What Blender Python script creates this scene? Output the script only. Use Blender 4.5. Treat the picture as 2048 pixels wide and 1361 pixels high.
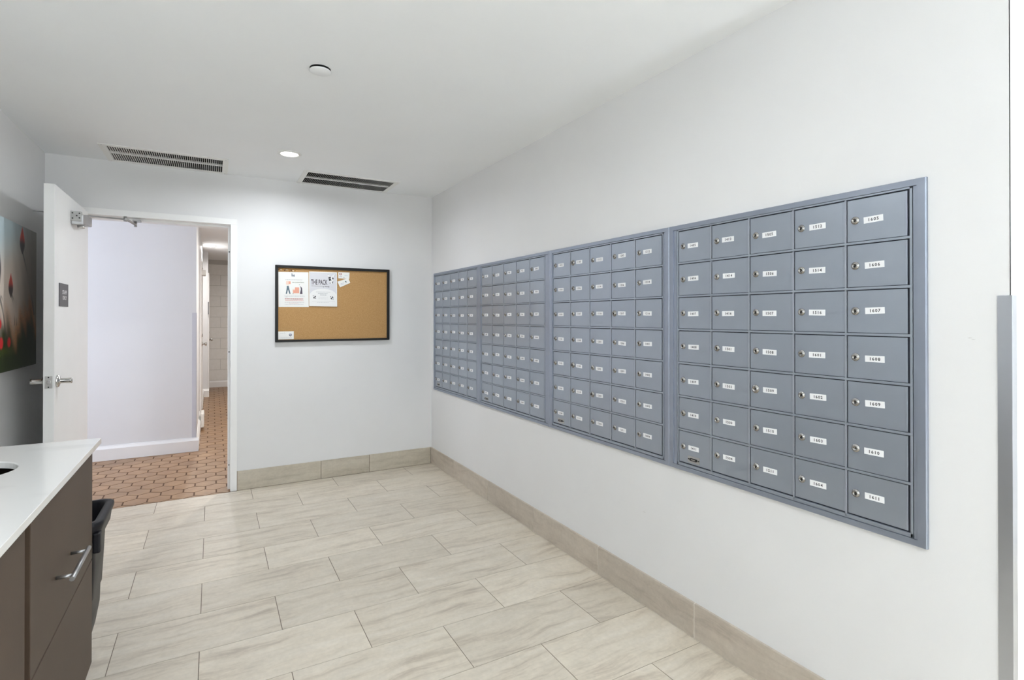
import bpy, bmesh, math, random
from mathutils import Vector, Matrix
import numpy as np
random.seed(7)
S = bpy.context.scene
C = S.collection
PI = math.pi
for o in list(bpy.data.objects):
    bpy.data.objects.remove(o)

# ------------------------------------------------------------------ camera
H = 2.443            # ceiling height
A = 1.761            # right wall x
B = 4.644            # back wall y
L = -0.98            # left wall x
cam_d = bpy.data.cameras.new('camera')
cam = bpy.data.objects.new('camera', cam_d)
C.objects.link(cam)
cam.location = (0, 0, 1.34)
cam_d.sensor_fit = 'HORIZONTAL'
cam_d.sensor_width = 36.0
cam_d.lens = 1066.13 / 2048 * 36.0
cam_d.shift_y = (630.72 - 680.5) / 2048
cam_d.clip_start = 0.02
cam.rotation_euler = (PI / 2 + 0.004052, 0, -0.512087)
S.camera = cam

# ------------------------------------------------------------------ world, exposure
W = bpy.data.worlds.new('world'); S.world = W
W.use_nodes = True
W.node_tree.nodes['Background'].inputs[0].default_value = (0.93, 0.96, 1.0, 1)
W.node_tree.nodes['Background'].inputs[1].default_value = 0.5
S.view_settings.view_transform = 'Standard'
S.view_settings.look = 'None'
S.view_settings.gamma = 1.0
S.view_settings.use_curve_mapping = False
S.view_settings.exposure = 0.65
S.cycles.max_bounces = 12
S.cycles.diffuse_bounces = 8
S.cycles.use_denoising = True

LAMP_W = 11.5
UP_W = 100.0
def area(name, loc, rot, size, power, color, shape='DISK', size_y=None):
    d = bpy.data.lights.new(name, 'AREA')
    d.shape = shape; d.size = size
    if size_y: d.size_y = size_y
    d.energy = power; d.color = color
    o = bpy.data.objects.new(name, d); C.objects.link(o)
    o.location = loc; o.rotation_euler = rot
    if shape == 'DISK': d.spread = math.radians(168)
    return o
# daylight coming along the hall from its left end
area('hall_daylight', (-3.2, 5.5, 1.5), (0, -PI/2, 0), 1.8, 30, (0.78, 0.84, 1.0), 'RECTANGLE', 1.2)
area('lobby_fill', (0.3, -4.75, 0.9), (PI/2+0.30, 0, 0.0), 2.4, 8, (0.89, 0.95, 1.0), 'RECTANGLE', 1.4)  # added fill in place of daylight through the rear opening, tilted up

# ------------------------------------------------------------------ materials
def mat(name, col, rough=0.5, metal=0.0, spec=0.5):
    m = bpy.data.materials.new(name); m.use_nodes = True
    b = m.node_tree.nodes['Principled BSDF']
    b.inputs['Base Color'].default_value = (*col, 1)
    b.inputs['Roughness'].default_value = rough
    b.inputs['Metallic'].default_value = metal
    b.inputs['Specular IOR Level'].default_value = spec
    return m
def nt(m):
    t = m.node_tree
    return t, t.nodes, t.links, t.nodes['Principled BSDF']
def noisy(name, c1, c2, scale, rough=0.5, bump=0.0, metal=0.0, stretch=(1, 1, 1), rnd=0.0, bumpscale=None, spec=0.5, detail=4, lo=.35, hi=.65):
    """two-tone procedural material: stretched noise in object space, optional per-object shift"""
    m = mat(name, c1, rough, metal, spec)
    t, N, K, b = nt(m)
    tc = N.new('ShaderNodeTexCoord'); mp = N.new('ShaderNodeMapping')
    mp.inputs['Scale'].default_value = stretch
    K.new(tc.outputs['Object'], mp.inputs['Vector'])
    vec = mp.outputs['Vector']
    if rnd:
        oi = N.new('ShaderNodeObjectInfo'); mu = N.new('ShaderNodeVectorMath'); mu.operation = 'SCALE'
        mu.inputs[0].default_value = (13.1, 7.7, 3.3)
        K.new(oi.outputs['Random'], mu.inputs['Scale'])
        ad = N.new('ShaderNodeVectorMath'); K.new(vec, ad.inputs[0]); K.new(mu.outputs[0], ad.inputs[1])
        vec = ad.outputs[0]
    n = N.new('ShaderNodeTexNoise'); n.inputs['Scale'].default_value = scale; n.inputs['Detail'].default_value = detail
    K.new(vec, n.inputs['Vector'])
    r = N.new('ShaderNodeValToRGB')
    r.color_ramp.elements[0].position = lo; r.color_ramp.elements[1].position = hi
    r.color_ramp.elements[0].color = (*c1, 1); r.color_ramp.elements[1].color = (*c2, 1)
    K.new(n.outputs['Fac'], r.inputs['Fac'])
    out = r.outputs['Color']
    if rnd:
        hs = N.new('ShaderNodeHueSaturation'); ma = N.new('ShaderNodeMapRange')
        oi2 = N.new('ShaderNodeObjectInfo')
        K.new(oi2.outputs['Random'], ma.inputs['Value'])
        ma.inputs['To Min'].default_value = 1 - rnd; ma.inputs['To Max'].default_value = 1 + rnd
        K.new(ma.outputs[0], hs.inputs['Value']); K.new(out, hs.inputs['Color'])
        out = hs.outputs['Color']
    K.new(out, b.inputs['Base Color'])
    if bump:
        n2 = N.new('ShaderNodeTexNoise'); n2.inputs['Scale'].default_value = bumpscale or scale * 8
        K.new(vec, n2.inputs['Vector'])
        bp = N.new('ShaderNodeBump'); bp.inputs['Strength'].default_value = bump; bp.inputs['Distance'].default_value = 0.002
        K.new(n2.outputs['Fac'], bp.inputs['Height']); K.new(bp.outputs[0], b.inputs['Normal'])
    return m

def stone_tile(name, base, vein, light, rnd, along='x', rough=0.38):
    """sandstone-look porcelain: layered veins running along the long side, shifted for every tile"""
    m = mat(name, base, rough)
    t, N, K, b = nt(m)
    tc = N.new('ShaderNodeTexCoord')
    oi = N.new('ShaderNodeObjectInfo')
    sc = N.new('ShaderNodeVectorMath'); sc.operation = 'SCALE'; sc.inputs[0].default_value = (31.0, 17.0, 9.0)
    K.new(oi.outputs['Random'], sc.inputs['Scale'])
    ad = N.new('ShaderNodeVectorMath'); K.new(tc.outputs['Object'], ad.inputs[0]); K.new(sc.outputs[0], ad.inputs[1])
    # bend the coordinates
    w = N.new('ShaderNodeTexNoise'); w.inputs['Scale'].default_value = 2.2; w.inputs['Detail'].default_value = 3
    K.new(ad.outputs[0], w.inputs['Vector'])
    ws = N.new('ShaderNodeVectorMath'); ws.operation = 'SCALE'; ws.inputs['Scale'].default_value = 0.16
    K.new(w.outputs['Color'], ws.inputs[0])
    ad2 = N.new('ShaderNodeVectorMath'); K.new(ad.outputs[0], ad2.inputs[0]); K.new(ws.outputs[0], ad2.inputs[1])
    mp = N.new('ShaderNodeMapping')
    mp.inputs['Scale'].default_value = {'x': (1.1, 9.0, 1.0), 'y': (1.0, 1.1, 9.0), 'xz': (1.1, 1.0, 9.0)}[along]
    mp.inputs['Rotation'].default_value = (0, 0, 0.10 if along == 'x' else 0)
    K.new(ad2.outputs[0], mp.inputs['Vector'])
    n1 = N.new('ShaderNodeTexNoise'); n1.inputs['Scale'].default_value = 1.9; n1.inputs['Detail'].default_value = 10; n1.inputs['Roughness'].default_value = 0.68
    K.new(mp.outputs[0], n1.inputs['Vector'])
    r1 = N.new('ShaderNodeValToRGB')
    e = r1.color_ramp.elements
    e[0].position = 0.28; e[0].color = (*vein, 1)
    e[1].position = 0.70; e[1].color = (*light, 1)
    x = r1.color_ramp.elements.new(0.47); x.color = (*base, 1)
    K.new(n1.outputs['Fac'], r1.inputs['Fac'])
    # fine speckle
    n2 = N.new('ShaderNodeTexNoise'); n2.inputs['Scale'].default_value = 60; n2.inputs['Detail'].default_value = 3
    K.new(ad.outputs[0], n2.inputs['Vector'])
    mr = N.new('ShaderNodeMapRange'); mr.inputs['To Min'].default_value = 0.94; mr.inputs['To Max'].default_value = 1.06
    n3 = N.new('ShaderNodeTexNoise'); n3.inputs['Scale'].default_value = 11; n3.inputs['Detail'].default_value = 8; n3.inputs['Roughness'].default_value = 0.7
    K.new(ad2.outputs[0], n3.inputs['Vector'])
    av = N.new('ShaderNodeMath'); av.operation = 'MULTIPLY_ADD'; av.inputs[1].default_value = 0.35
    av2 = N.new('ShaderNodeMath'); av2.operation = 'MULTIPLY'; av2.inputs[1].default_value = 0.65
    K.new(n3.outputs['Fac'], av2.inputs[0]); K.new(n2.outputs['Fac'], av.inputs[0]); K.new(av2.outputs[0], av.inputs[2])
    mr.inputs['From Min'].default_value = 0.3; mr.inputs['From Max'].default_value = 0.7
    mr.inputs['To Min'].default_value = 0.88; mr.inputs['To Max'].default_value = 1.10
    K.new(av.outputs[0], mr.inputs['Value'])
    ma = N.new('ShaderNodeMapRange'); ma.inputs['To Min'].default_value = 1 - rnd; ma.inputs['To Max'].default_value = 1 + rnd
    K.new(oi.outputs['Random'], ma.inputs['Value'])
    mm = N.new('ShaderNodeMath'); mm.operation = 'MULTIPLY'; K.new(mr.outputs[0], mm.inputs[0]); K.new(ma.outputs[0], mm.inputs[1])
    hs = N.new('ShaderNodeHueSaturation'); K.new(r1.outputs['Color'], hs.inputs['Color']); K.new(mm.outputs[0], hs.inputs['Value'])
    K.new(hs.outputs['Color'], b.inputs['Base Color'])
    bp = N.new('ShaderNodeBump'); bp.inputs['Strength'].default_value = 0.25; bp.inputs['Distance'].default_value = 0.001
    K.new(n1.outputs['Fac'], bp.inputs['Height']); K.new(bp.outputs[0], b.inputs['Normal'])
    return m

M = {}
M['wall'] = noisy('wall_paint', (0.735, 0.735, 0.735), (0.75, 0.75, 0.75), 3, 0.55, 0.05, bumpscale=260)
M['ceiling'] = noisy('ceiling_paint', (0.84, 0.857, 0.868), (0.855, 0.872, 0.883), 2, 0.8, 0.04, bumpscale=200)
M['hall_wall'] = noisy('hall_wall_paint', (0.74, 0.75, 0.76), (0.755, 0.765, 0.775), 3, 0.5)
M['trim'] = mat('white_gloss_paint', (0.84, 0.84, 0.83), 0.32)
M['door'] = noisy('door_paint', (0.83, 0.83, 0.82), (0.85, 0.85, 0.84), 5, 0.35)
M['tile'] = stone_tile('stone_tile', (0.615, 0.55, 0.45), (0.40, 0.335, 0.265), (0.675, 0.62, 0.53), 0.065)
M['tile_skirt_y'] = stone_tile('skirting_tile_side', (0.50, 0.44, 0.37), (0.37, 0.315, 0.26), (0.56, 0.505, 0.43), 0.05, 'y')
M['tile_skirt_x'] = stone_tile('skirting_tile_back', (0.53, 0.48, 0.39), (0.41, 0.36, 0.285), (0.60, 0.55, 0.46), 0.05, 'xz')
M['grout'] = noisy('floor_grout', (0.17, 0.135, 0.10), (0.23, 0.19, 0.15), 20, 0.9)
M['grout_light'] = mat('light_grout', (0.74, 0.70, 0.63), 0.8)
M['grout_tan'] = mat('tan_grout', (0.22, 0.18, 0.13), 0.8)
M['hex'] = noisy('terracotta_tile', (0.25, 0.138, 0.066), (0.33, 0.195, 0.096), 9, 0.34, 0.15, rnd=0.09, bumpscale=60)
M['hex_grout'] = noisy('brown_grout', (0.085, 0.045, 0.024), (0.11, 0.06, 0.032), 30, 0.9)
M['box_paint'] = noisy('mailbox_grey_paint', (0.345, 0.385, 0.445), (0.36, 0.40, 0.46), 14, 0.33, 0.12, metal=0.55, bumpscale=900)
M['box_trim'] = noisy('mailbox_trim_paint', (0.30, 0.335, 0.405), (0.315, 0.35, 0.42), 14, 0.33, 0.12, metal=0.55, bumpscale=900)
M['box_dark'] = mat('mailbox_gap', (0.035, 0.04, 0.055), 0.6)
M['chrome'] = mat('chrome', (0.62, 0.61, 0.59), 0.18, 1.0)
M['lock'] = mat('lock_metal', (0.36, 0.35, 0.335), 0.24, 1.0)
M['mullion'] = mat('mullion_lit_edge', (0.40, 0.43, 0.49), 0.35, 0.5)  # lighter than the box paint: light on the bevels is in this colour
M['steel'] = noisy('brushed_steel', (0.50, 0.49, 0.47), (0.58, 0.57, 0.55), 30, 0.32, metal=1.0, stretch=(1, 1, 8))
M['satin'] = mat('satin_aluminium', (0.42, 0.42, 0.42), 0.38, 0.9)
M['black'] = mat('black', (0.012, 0.012, 0.012), 0.5)
M['label'] = mat('white_label', (0.84, 0.85, 0.86), 0.5)
M['ink'] = mat('black_ink', (0.03, 0.03, 0.035), 0.6)
M['plate'] = mat('pale_metal_plate', (0.42, 0.42, 0.41), 0.4, 0.4)
M['guard'] = mat('corner_guard_metal', (0.50, 0.52, 0.56), 0.34, 0.85)
M['pale_guard'] = mat('pale_corner_strip', (0.60, 0.61, 0.66), 0.5)
M['vent'] = mat('vent_white_enamel', (0.80, 0.80, 0.77), 0.4)
M['duct'] = mat('duct_interior', (0.03, 0.027, 0.024), 0.8)
M['cork'] = noisy('cork', (0.42, 0.235, 0.085), (0.50, 0.30, 0.125), 150, 0.85, 0.35, bumpscale=300)
M['frame_black'] = mat('black_frame', (0.008, 0.0075, 0.007), 0.35, 0, 0.3)
M['paper'] = mat('white_paper', (0.82, 0.82, 0.79), 0.6)
M['quartz'] = noisy('white_quartz', (0.80, 0.80, 0.785), (0.60, 0.60, 0.595), 1.3, 0.16, stretch=(1, 2.4, 1), detail=7, lo=.56, hi=.72)
M['cabinet'] = noisy('taupe_laminate', (0.068, 0.045, 0.030), (0.078, 0.052, 0.035), 4, 0.5, 0.1, bumpscale=400, spec=0.3)
M['cab_in'] = mat('cabinet_interior', (0.05, 0.04, 0.035), 0.8)
M['bin'] = mat('black_bin_plastic', (0.010, 0.010, 0.013), 0.42, 0, 0.25)
M['sign'] = mat('charcoal_sign', (0.075, 0.075, 0.085), 0.45)
M['sign_white'] = mat('sign_letters', (0.78, 0.78, 0.80), 0.5)
M['block'] = noisy('painted_block', (0.78, 0.77, 0.73), (0.81, 0.80, 0.77), 20, 0.5, 0.35, bumpscale=120)
M['block_joint'] = mat('painted_mortar', (0.55, 0.54, 0.51), 0.8)
M['brown_pin'] = mat('brown_pin', (0.10, 0.025, 0.012), 0.3)
M['gold_pin'] = mat('brass_pin', (0.65, 0.36, 0.10), 0.25, 0.8)
M['clear_pin'] = mat('pale_pin', (0.75, 0.66, 0.50), 0.2)
def emis(name, col, s):
    m = mat(name, col); b = m.node_tree.nodes['Principled BSDF']
    b.inputs['Emission Color'].default_value = (*col, 1); b.inputs['Emission Strength'].default_value = s
    return m
M['lens'] = emis('lamp_lens', (1.0, 0.985, 0.95), 9)

# ------------------------------------------------------------------ mesh helpers
WO = {}    # world origin of every object built here
def bx(bm, x0, x1, y0, y1, z0, z1, mi=0):
    v = [bm.verts.new((x, y, z)) for x in (x0, x1) for y in (y0, y1) for z in (z0, z1)]
    fs = [(0,1,3,2),(4,6,7,5),(0,4,5,1),(2,3,7,6),(0,2,6,4),(1,5,7,3)]
    r = []
    for f in fs:
        q = bm.faces.new([v[i] for i in f]); q.material_index = mi; r.append(q)
    return r
def cyl(bm, p0, p1, r0, r1=None, n=20, mi=0, cap0=True, cap1=True):
    """cone frustum between two points"""
    p0 = Vector(p0); p1 = Vector(p1); r1 = r0 if r1 is None else r1
    d = (p1 - p0).normalized()
    a = d.orthogonal().normalized(); b = d.cross(a)
    A0 = [bm.verts.new(p0 + (a*math.cos(t)+b*math.sin(t))*r0) for t in [2*PI*i/n for i in range(n)]]
    A1 = [bm.verts.new(p1 + (a*math.cos(t)+b*math.sin(t))*r1) for t in [2*PI*i/n for i in range(n)]]
    for i in range(n):
        f = bm.faces.new((A0[i], A0[(i+1)%n], A1[(i+1)%n], A1[i])); f.material_index = mi; f.smooth = True
    if cap0: bm.faces.new(A0[::-1]).material_index = mi
    if cap1: bm.faces.new(A1).material_index = mi
def lathe(bm, p, axis, prof, n=28, mi=0):
    """prof: list of (distance along axis, radius)"""
    p = Vector(p); d = Vector(axis).normalized(); a = d.orthogonal().normalized(); b = d.cross(a)
    rings = []
    for h, r in prof:
        if r <= 1e-6: rings.append([bm.verts.new(p + d*h)])
        else: rings.append([bm.verts.new(p + d*h + (a*math.cos(t)+b*math.sin(t))*r) for t in [2*PI*i/n for i in range(n)]])
    for R0, R1 in zip(rings, rings[1:]):
        for i in range(n):
            j = (i+1) % n
            if len(R0) == 1 and len(R1) == 1: continue
            if len(R0) == 1: f = bm.faces.new((R0[0], R1[i], R1[j]))
            elif len(R1) == 1: f = bm.faces.new((R0[i], R0[j], R1[0]))
            else: f = bm.faces.new((R0[i], R0[j], R1[j], R1[i]))
            f.material_index = mi; f.smooth = True
def prism(bm, pts, vec, mi=0):
    """extrude polygon pts (3D) along vec"""
    v0 = [bm.verts.new(p) for p in pts]; v1 = [bm.verts.new(Vector(p)+Vector(vec)) for p in pts]
    n = len(pts)
    bm.faces.new(v0[::-1]).material_index = mi; bm.faces.new(v1).material_index = mi
    for i in range(n):
        bm.faces.new((v0[i], v0[(i+1)%n], v1[(i+1)%n], v1[i])).material_index = mi
def BM(): return bmesh.new()
def obj(name, bm, m, parent=None, origin=None, bevel=0, seg=2, fix=True):
    if fix: bmesh.ops.recalc_face_normals(bm, faces=bm.faces)
    if origin is None:
        origin = WO[parent.name] if parent is not None else Vector((0, 0, 0))
    origin = Vector(origin)
    bmesh.ops.translate(bm, verts=bm.verts, vec=-origin)
    me = bpy.data.meshes.new(name); bm.to_mesh(me); bm.free()
    for q in (m if isinstance(m, (list, tuple)) else [m]): me.materials.append(q)
    o = bpy.data.objects.new(name, me); C.objects.link(o)
    WO[o.name] = origin.copy()
    if parent is not None:
        o.parent = parent; o.location = origin - WO[parent.name]
    else: o.location = origin
    if bevel:
        b = o.modifiers.new('bevel', 'BEVEL'); b.width = bevel; b.segments = seg; b.limit_method = 'ANGLE'
    return o
def box(name, dims, m, parent=None, origin=None, bevel=0):
    bm = BM(); bx(bm, *dims); return obj(name, bm, m, parent, origin, bevel)
def thing(name, loc, label, cat, group=None):
    o = bpy.data.objects.new(name, None); C.objects.link(o); o.location = loc
    o.empty_display_size = 0.05
    WO[o.name] = Vector(loc)
    return tag(o, label, cat, group)
def tag(o, label, cat, group=None):
    o['label'] = label; o['category'] = cat
    if group: o['group'] = group
    return o
def struct(o, label=None, cat=None):
    o['kind'] = 'structure'
    if label: o['label'] = label
    if cat: o['category'] = cat
    return o
def placed(name, me, parent, loc, scale=None):
    o = bpy.data.objects.new(name, me); C.objects.link(o); o.parent = parent; o.location = loc
    if scale: o.scale = scale
    WO[o.name] = WO[parent.name] + Vector(loc)
    return o
def grid_holes(bm, us, vs, holes, fn):
    """boxes filling a rectangle except the holes; fn(u0,u1,v0,v1) adds one block"""
    us = sorted(set(us + [h[0] for h in holes] + [h[1] for h in holes]))
    vs = sorted(set(vs + [h[2] for h in holes] + [h[3] for h in holes]))
    for u0, u1 in zip(us, us[1:]):
        run = None
        for v0, v1 in zip(vs, vs[1:]):
            uc, vc = (u0+u1)/2, (v0+v1)/2
            if any(h[0] < uc < h[1] and h[2] < vc < h[3] for h in holes):
                if run: fn(u0, u1, *run); run = None
            else: run = (run[0], v1) if run else (v0, v1)
        if run: fn(u0, u1, *run)

# text to flat triangles (built-in font)
_dg = None
def text_polys(s, size=1.0, res=3, off=0.018):
    cu = bpy.data.curves.new('t', 'FONT'); cu.body = s; cu.size = size; cu.resolution_u = res; cu.offset = off
    o = bpy.data.objects.new('t', cu); C.objects.link(o)
    dg = bpy.context.evaluated_depsgraph_get()
    e = o.evaluated_get(dg); me = e.to_mesh()
    V = [(v.co.x, v.co.y) for v in me.vertices]; F = [tuple(p.vertices) for p in me.polygons]
    e.to_mesh_clear(); bpy.data.objects.remove(o); bpy.data.curves.remove(cu)
    return V, F
def fit_text(s, u0, u1, v0, v1, bold=0.0, res=3):
    """glyph triangles stretched into a rectangle"""
    V, F = text_polys(s, 1.0, res)
    xs = [v[0] for v in V]; ys = [v[1] for v in V]
    ax, bx_ = min(xs), max(xs); ay, by = min(ys), max(ys)
    P = [(u0+(x-ax)/(bx_-ax)*(u1-u0), v0+(y-ay)/(by-ay)*(v1-v0)) for x, y in V]
    return P, F
def add_flat(bm, P, F, fn, mi=0):
    vs = [bm.verts.new(fn(*q)) for q in P]
    for f in F:
        try: bm.faces.new([vs[i] for i in f]).material_index = mi
        except ValueError: pass

# ================================================================== ROOM SHELL
YR = -4.6     # rear end of the room
XR = 4.0      # far right side of the wider part behind the return
YN = 0.557    # near end of the mailbox wall
# ---- floor
bm = BM()
grid_holes(bm, [L-0.1, XR+0.1], [YR, B], [(-0.79-0.045, 0.122+0.045, B-0.022, B+1)], lambda a, b, c, d: bx(bm, a, b, c, min(d, B), -0.12, -0.001) if c < B else None)
fl = struct(obj('floor', bm, M['grout']))
x_a = [-0.346+0.6105*k for k in range(-2, 9)]; x_b = [-0.043+0.6105*k for k in range(-2, 9)]
ys = [B-0.022] + [4.362-0.3137*k for k in range(0, 30)]
gap = 0.0016
for r in range(len(ys)-1):
    y1, y0 = ys[r], ys[r+1]
    xs = x_a if r % 2 == 0 else x_b
    xmax = A-0.003 if y0 > YN-0.1 else XR
    e = [x for x in xs if L < x < xmax]
    e = [L] + e + [xmax]
    for x0, x1 in zip(e, e[1:]):
        if x1-x0 < 0.02: continue
        bm = BM(); bx(bm, x0+gap, x1-gap, max(y0, YR)+gap, y1-gap*0.6, -0.011, 0.0)
        if r == 0 and x1 > 0.17: bx(bm, max(x0+gap, 0.168), x1-gap, y1-gap*0.6-0.001, B-0.010, -0.011, 0.0)
        if r == 0 and x0 < -0.84: bx(bm, x0+gap, min(x1-gap, -0.836), y1-gap*0.6-0.001, B-0.010, -0.011, 0.0)
        dz = random.uniform(-0.0003, 0.0)
        bmesh.ops.translate(bm, verts=bm.verts, vec=(0, 0, dz))
        obj('floor_tile', bm, M['tile'], fl, ((x0+x1)/2, (y0+y1)/2, 0))
# ---- ceiling with the two duct openings
V1 = (-0.60, 0.062, 4.245, 4.603); V2 = (0.632, 1.296, 4.262, 4.616)
bm = BM()
grid_holes(bm, [L-0.1, XR+0.1], [YR, B+0.14], [V1, V2], lambda a, b, c, d: bx(bm, a, b, c, d, H, H+0.12))
struct(obj('ceiling', bm, M['ceiling']))
# ---- walls
# back wall with door opening
DX0, DX1, DZ = -0.79, 0.122, 2.054
bm = BM()
grid_holes(bm, [L-0.1, 2.3], [0, H], [(DX0-0.02, DX1+0.02, -1, DZ+0.02)], lambda a, b, c, d: bx(bm, a, b, B, B+0.12, max(c, 0), d))
wb = struct(obj('wall_back', bm, M['wall']))
# right wall, recess behind the mailboxes
MY0, MY1, MZ0, MZ1 = 0.745, 4.556, 0.695, 1.728
bm = BM()
grid_holes(bm, [YN, B], [0, H], [(MY0, MY1, MZ0, MZ1)], lambda a, b, c, d: bx(bm, A, A+0.16, a, b, c, d))
wr = struct(obj('wall_right', bm, M['wall']))
box('recess_back', (A+0.12, A+0.158, MY0, MY1, MZ0, MZ1), M['box_dark'], wr)
# scuffs on the right wall (thin grey rubs in the paint)
M['scuff'] = mat('scuff_mark', (0.56, 0.55, 0.54), 0.7)
for (y, z, l, t) in ((1.87, 0.43, 0.020, 0.0022), (0.64, 1.285, 0.012, 0.0014), (0.633, 1.281, 0.010, 0.0012), (4.50, 0.40, 0.012, 0.002)):
    bm = BM()
    pts = [(A-0.0006, y-l/2, z), (A-0.0006, y, z+t*0.6), (A-0.0006, y+l/2, z+t*0.2), (A-0.0006, y+l*0.2, z-t*0.7)]
    prism(bm, pts, (0.001, 0, 0)); obj('scuff_mark', bm, M['scuff'], wr)
wret = struct(box('wall_return', (A+0.16, XR+0.1, YN, YN+0.12, 0, H), M['wall']))
box('wall_end', (A, A+0.16, YN-0.0005, YN+0.002, 0, H), M['wall'], wret)
struct(box('wall_left', (L-0.12, L, YR, B, 0, H), M['wall']))
struct(box('wall_far_right', (XR, XR+0.1, YR, YN, 0, H), M['wall']))
bm = BM(); grid_holes(bm, [L, XR], [0, H], [(-0.6, 3.8, -1, 2.30)], lambda a, b, c, d: bx(bm, a, b, YR-0.12, YR, max(c, 0), d))
struct(obj('wall_rear', bm, M['wall']))

# ---- tiled skirting
sk = box('baseboard_right', (A-0.009, A, YN+0.03, B, 0.0, 0.1475), M['grout_light']); struct(sk)
for y0, y1 in zip([YN+0.03, 0.933, 1.568, 2.203, 2.838, 3.473, 4.108], [0.933, 1.568, 2.203, 2.838, 3.473, 4.108, B-0.011]):
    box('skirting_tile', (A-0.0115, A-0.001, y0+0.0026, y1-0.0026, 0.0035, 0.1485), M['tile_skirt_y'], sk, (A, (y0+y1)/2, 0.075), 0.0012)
sk = box('baseboard_back', (0.168, A-0.012, B-0.009, B, 0.0, 0.1475), M['grout_tan']); struct(sk)
for x0, x1 in zip([0.168, 0.788, 1.187], [0.788, 1.187, A-0.012]):
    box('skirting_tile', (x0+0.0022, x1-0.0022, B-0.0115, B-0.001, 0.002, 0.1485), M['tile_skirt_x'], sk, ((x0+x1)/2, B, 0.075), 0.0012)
sk = box('baseboard_left', (L, L+0.009, 2.46, B, 0.0, 0.1475), M['grout_tan']); struct(sk)
for y0, y1 in zip([2.46, 2.9, 3.51, 4.12], [2.9, 3.51, 4.12, B]):
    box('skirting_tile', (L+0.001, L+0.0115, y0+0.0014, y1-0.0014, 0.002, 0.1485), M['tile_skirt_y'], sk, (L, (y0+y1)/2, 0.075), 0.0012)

# ---- metal corner guard
bm = BM()
prof = [(A-0.003, YN+0.026), (A-0.003, YN-0.0035), (A+0.026, YN-0.0035), (A+0.026, YN-0.0005), (A, YN-0.0005), (A, YN+0.026)]
prism(bm, [(x, y, 0.0) for x, y in prof], (0, 0, 1.396))
tag(obj('corner_guard', bm, M['guard'], None, (A, YN, 0), 0.0006), 'tall narrow metal corner guard on the near end of the mailbox wall', 'corner guard')

# ---- door frame (painted steel) in the back wall
df = thing('door_frame', (0, B, 0), 'white painted steel frame around the open doorway in the back wall', 'door frame')
df['kind'] = 'structure'; df.name = 'trim_1'; WO[df.name] = Vector((0, B, 0)); del df['category']
bm = BM()   # right jamb: casing face, reveal, stop
bx(bm, DX1, DX1+0.045, B-0.014, B+0.14, 0, DZ); bx(bm, DX1-0.016, DX1, B+0.058, B+0.14, 0, DZ)
obj('jamb', bm, M['trim'], df, None, 0.0015)
bm = BM(); bx(bm, DX0-0.045, DX0, B-0.014, B+0.14, 0, DZ); bx(bm, DX0, DX0+0.016, B+0.058, B+0.14, 0, DZ)
obj('jamb', bm, M['trim'], df, None, 0.0015)
bm = BM(); bx(bm, DX0-0.045, DX1+0.045, B-0.014, B+0.14, DZ, DZ+0.045); bx(bm, DX0+0.016, DX1-0.016, B+0.058, B+0.14, DZ-0.016, DZ)
obj('head', bm, M['trim'], df, None, 0.0015)
bm = BM(); bx(bm, DX1-0.0015, DX1+0.001, B+0.004, B+0.034, 0.945, 1.005); bx(bm, DX1-0.0035, DX1-0.001, B+0.006, B+0.016, 0.96, 0.99)
obj('strike_plate', bm, M['steel'], df)
for z in (0.19, 1.07, 1.85):
    bm = BM(); cyl(bm, (DX1-0.008, B+0.0595, z), (DX1-0.008, B+0.054, z), 0.005, 0.004, 12); obj('silencer', bm, M['ink'], df)

# ================================================================== HALL beyond the doorway
hx0, hx1, hy1 = -3.3, 1.6, 11.7
HY = 6.22
bm = BM(); bx(bm, hx0, hx1, B+0.001, hy1+0.1, -0.12, -0.0012); bx(bm, DX0-0.044, DX1+0.044, B-0.0215, B+0.002, -0.12, -0.0012)
hf = struct(obj('floor', bm, M['hex_grout']))
Wd = 0.147; side = Wd/math.sqrt(3)
def hexpts(cx, cy, s):
    return [(cx+s*math.sin(k*PI/3), cy+s*math.cos(k*PI/3)) for k in range(6)]
bm = BM(); prism(bm, [(x, y, -0.010) for x, y in hexpts(0, 0, side-0.0058)], (0, 0, 0.010))
bmesh.ops.recalc_face_normals(bm, faces=bm.faces)
hexme = bpy.data.meshes.new('hex_tile'); bm.to_mesh(hexme); bm.free(); hexme.materials.append(M['hex'])
cells = []
rowp = 1.5*side
y = 4.708 - 2*rowp; r = 0
ysta = B-0.020
while y < hy1+0.1:
    off = -0.265+Wd/2 if r % 2 == 0 else -0.265
    for k in range(-22, 14):
        x = off+k*Wd
        if hx0 < x < hx1 and y > B-0.11 and not (x < -0.2 and y > HY+0.05) and (y > B+0.24 or -0.84 < x < 0.17): cells.append((x, y))
    y += rowp; r += 1
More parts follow.
